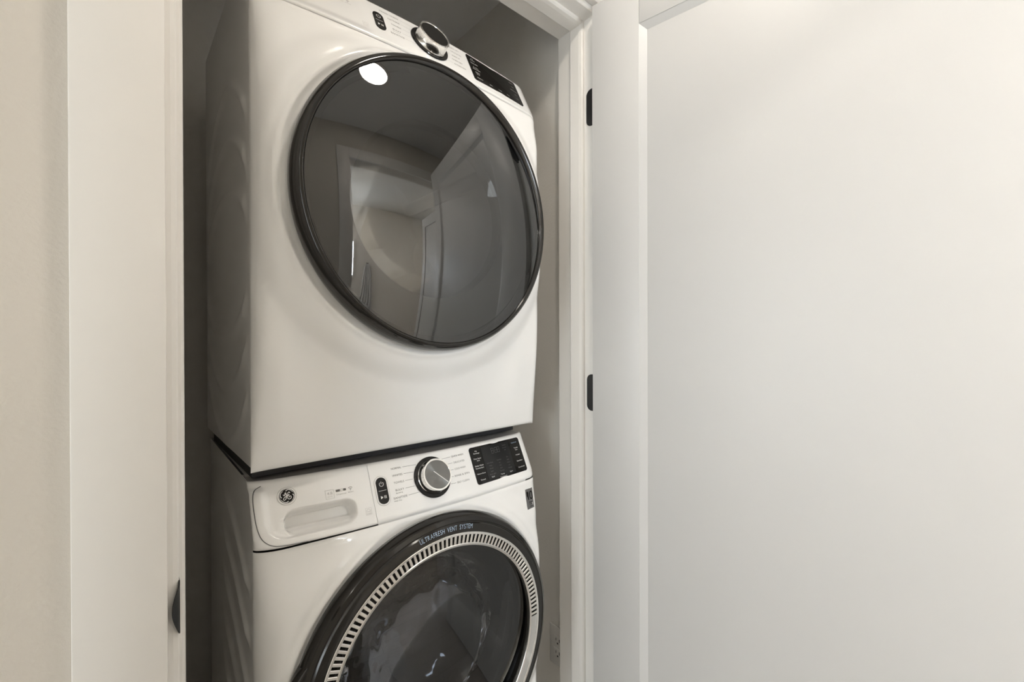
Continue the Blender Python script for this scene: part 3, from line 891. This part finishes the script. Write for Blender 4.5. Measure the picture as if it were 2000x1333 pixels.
# "10" sticker on the front
def fsurf(x, z, off=0.0): return (x, yfront(x, z, WZC, 0.309) - off, z)
st = slab('sticker', [(x, z) for x, z in ((0.291, 0.787), (0.319, 0.787), (0.319, 0.838), (0.291, 0.838))], 'sticker', washer, -0.001, 0.0006, sf=fsurf)
p = Print(fsurf)
p.text('1', 0.2975, 0.8210, 0.0220, 0.0070); p.text('0', 0.3105, 0.8210, 0.0220, 0.0130)
p.text('YEAR', 0.305, 0.8035, 0.0040, 0.016); p.text('LIMITED', 0.305, 0.7985, 0.0026, 0.018); p.text('WARRANTY', 0.305, 0.7930, 0.0030, 0.021)
p.build('sticker_print', 'black', st, 0.0012)

wdoor = sub('door', washer); wdoor['label'] = 'round black door with chrome vent ring'
lathe('door_rim', [(0.250, -0.056), (0.302, -0.056), (0.3100, -0.063), (0.3125, -0.073), (0.3105, -0.083), (0.3040, -0.0925), (0.2960, -0.0965), (0.2945, -0.0955), (0.2925, -0.0955), (0.2900, -0.0985), (0.2780, -0.1010), (0.2735, -0.1010), (0.2735, -0.090), (0.250, -0.090)],
      'rim', wdoor, (0, WZC), 160, angle=25)
lathe('rim_back', [(0.240, -0.040), (0.296, -0.040), (0.296, -0.060), (0.240, -0.060)], 'black', wdoor, (0, WZC), 120)
lathe('ring_edge', [(0.2670, -0.094), (0.2735, -0.094), (0.2735, -0.1030), (0.2725, -0.1038), (0.2680, -0.1030), (0.2670, -0.1015)], 'chrome', wdoor, (0, WZC), 160)
lathe('ring_edge', [(0.2430, -0.092), (0.2500, -0.092), (0.2500, -0.1020), (0.2480, -0.1032), (0.2440, -0.1020), (0.2430, -0.0990)], 'chrome', wdoor, (0, WZC), 160)
lathe('vent_well', [(0.248, -0.088), (0.270, -0.088), (0.270, -0.0915), (0.248, -0.0915)], 'black', wdoor, (0, WZC), 160)
# vent fins, one by one
bm = bmesh.new(); add_box(bm, 0.2490, 0.2685, -0.1026, -0.0915, -0.0030, 0.0030, 0.0010, 1)
bmesh.ops.recalc_face_normals(bm, faces=bm.faces)
fin_me = bpy.data.meshes.new('vent_fin'); bm.to_mesh(fin_me); bm.free()
fin_me.materials.append(M['satin'])
a = 0.0
for k in range(84):
    ang = R(0.5 + 2.42 * k)
    f = bpy.data.objects.new('vent_fin', fin_me); COL.objects.link(f); f.parent = wdoor
    f.location = (0, 0, WZC); f.rotation_euler = (0, -ang, 0)
# plain chrome arc on the lower right
lathe('ring_band', [(0.2490, -0.0915), (0.2685, -0.0915), (0.2685, -0.1024), (0.2490, -0.1024)], 'chrome', wdoor, (0, WZC), 80, R(-155), R(-0.7))
# lettering round the rim
s = 'ULTRAFRESH  VENT  SYSTEM'
tv, tf = [], []
aL, aR_ = R(103.3), R(76.0)
# advance widths
adv = []
for ch in s:
    adv.append(0.30 if ch == ' ' else text_mesh(ch)[2] + 0.14)
tot = sum(adv); acc = 0
TR0 = 0.2805; TH = 0.0098; size = TH / 0.70
for ch, w in zip(s, adv):
    ac = aL + (aR_ - aL) * ((acc + w / 2) / tot)
    acc += w
    if ch == ' ': continue
    vs, fs, tw = text_mesh(ch)
    sx = (aL - aR_) * (TR0 + TH / 2) / tot
    b = len(tv)
    for x, y in vs:
        xx = (x - tw / 2) * sx; rr = TR0 + y * size
        an = ac - xx / (TR0 + TH / 2)
        yy = -0.1010 + (0.0025) * max(0, (rr - 0.278) / 0.012) - 0.0004
        tv.append((rr * math.cos(an), yy, WZC + rr * math.sin(an)))
    tf += [tuple(i + b for i in f) for f in fs]
me = bpy.data.meshes.new('rim_lettering'); me.from_pydata(tv, [], tf)
link('rim_lettering', me, 'printblue', wdoor)['kind'] = 'stuff'
# pull bulge on the left of the rim
vs, fs = [], []
NA, NP = 40, 10
for i in range(NA + 1):
    an = R(156 + 48 * i / NA)
    w = math.sin(PI * i / NA) ** 0.6 if 0 < i < NA else 0.0
    for j in range(NP + 1):
        q = PI * j / NP
        r = 0.304 + 0.004 * w + (0.022 * w) * math.sin(q)
        y = -0.074 + 0.016 * math.cos(q)
        vs.append((r * math.cos(an), y, WZC + r * math.sin(an)))
for i in range(NA):
    for j in range(NP):
        k = i * (NP + 1) + j
        fs.append((k, k + 1, k + NP + 2, k + NP + 1))
hd = mesh_obj('door_handle', vs, fs, 'rim', wdoor, True, None, 60)
hd['label'] = 'black pull bulge'
tilted_glass('door_glass', 0.2435, -0.1055, 0.0200, 0.0, -0.040, 'glass_washer', wdoor, WZC)
lathe('inner_ring', [(0.2445, -0.092), (0.2445, -0.045), (0.235, -0.038), (0.205, -0.030), (0.195, -0.005), (0.246, 0.0)], 'black', wdoor, (0, WZC), 120, closed_prof=False)
bowl = []
for i in range(25):
    k = i / 24
    bowl.append((0.198 * math.sin(k * PI / 2), -0.012 + 0.115 * math.cos(k * PI / 2) ** 0.8))
lathe('glass_bowl', bowl, 'bowl', wdoor, (0, WZC), 96, closed_prof=False, angle=80)
lathe('gasket', [(0.205, -0.03), (0.245, -0.03), (0.250, 0.0), (0.235, 0.03), (0.215, 0.02)], 'gasket', washer, (0, WZC), 96)
drum_parts(washer, WZC, 0.285, 0.44, True)

# ------------------------------------------------------------------ room across the hall (mirrored in the glass)
CW = 0.085
trim('trim_7', DX0 - CW, DX0, OW, OW + 0.016, 0, DH + CW, 'white casing on the near side of the doorway across the hall')
trim('trim_8', DX1, DX1 + CW, OW, OW + 0.016, 0, DH + CW, 'white casing on the far side of the doorway across the hall')
trim('trim_9', DX0, DX1, OW, OW + 0.016, DH, DH + CW, 'white casing over the doorway across the hall')
d2 = thing('door_2', 'white panel door ajar in the room across the hall', 'door', (DX1 - 0.01, OW - 0.13, 0), R(100), kind='structure')
for nm, a in (('stile', (-0.76, -0.65)), ('stile', (-0.11, 0.0))):
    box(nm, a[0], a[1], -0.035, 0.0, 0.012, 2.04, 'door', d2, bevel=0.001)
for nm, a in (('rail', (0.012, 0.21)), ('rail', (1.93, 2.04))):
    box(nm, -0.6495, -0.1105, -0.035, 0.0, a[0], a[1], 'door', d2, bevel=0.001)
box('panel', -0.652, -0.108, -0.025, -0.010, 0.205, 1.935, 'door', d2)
# frosted window
win = struct(box('window_1', 0.34, 0.81, -2.5, -2.494, 1.20, 1.78, 'pane'), 'frosted daylit window in the room across the hall', 'window')
for nm, bx_ in (('frame', (0.30, 0.34, 1.16, 1.82)), ('frame', (0.81, 0.83, 1.16, 1.82)), ('frame', (0.34, 0.81, 1.16, 1.20)), ('frame', (0.34, 0.81, 1.78, 1.82))):
    box(nm, bx_[0], bx_[1], -2.5, -2.47, bx_[2], bx_[3], 'trim', win, bevel=0.002)
# towel hanging from a hook
vs, fs = [], []
N, NV = 60, 14
for j in range(NV + 1):
    v = j / NV
    hw_ = 0.03 + 0.10 * v ** 0.6
    for i in range(N + 1):
        u = i / N
        vs.append((1.06 + hw_ * (2 * u - 1), -2.44 + (0.010 + 0.012 * v) * math.sin(u * 2 * PI * 5 + 1.5 * v), 1.42 - 0.95 * v))
for j in range(NV):
    for i in range(N):
        a = j * (N + 1) + i
        fs.append((a, a + 1, a + N + 2, a + N + 1))
tw = thing('hanging_towel', 'white towel hanging in folds in the room across the hall', 'towel', (0, 0, 0))
cu = mesh_obj('cloth', vs, fs, 'cloth', tw, True)
md = cu.modifiers.new('thick', 'SOLIDIFY'); md.thickness = 0.004
box('hook', 1.045, 1.075, -2.5, -2.44, 1.41, 1.44, 'matteblack', tw, bevel=0.004)
# unseen glowing pane added at the left hall end, cool fill for the door
hw2 = struct(box('hall_fill_pane', -2.4, -2.394, -0.15, 0.65, 0.30, 2.05, 'hallfill'), 'tall unseen glowing pane added as daylight fill at the end of the hall', 'window')
for a in ((-0.25, -0.15, 0.0, 2.15), (0.65, 0.75, 0.0, 2.15), (-0.15, 0.65, 2.05, 2.15), (-0.15, 0.65, 0.0, 0.30)):
    box('frame', -2.4, -2.37, a[0], a[1], a[2], a[3], 'trim', hw2, bevel=0.002)
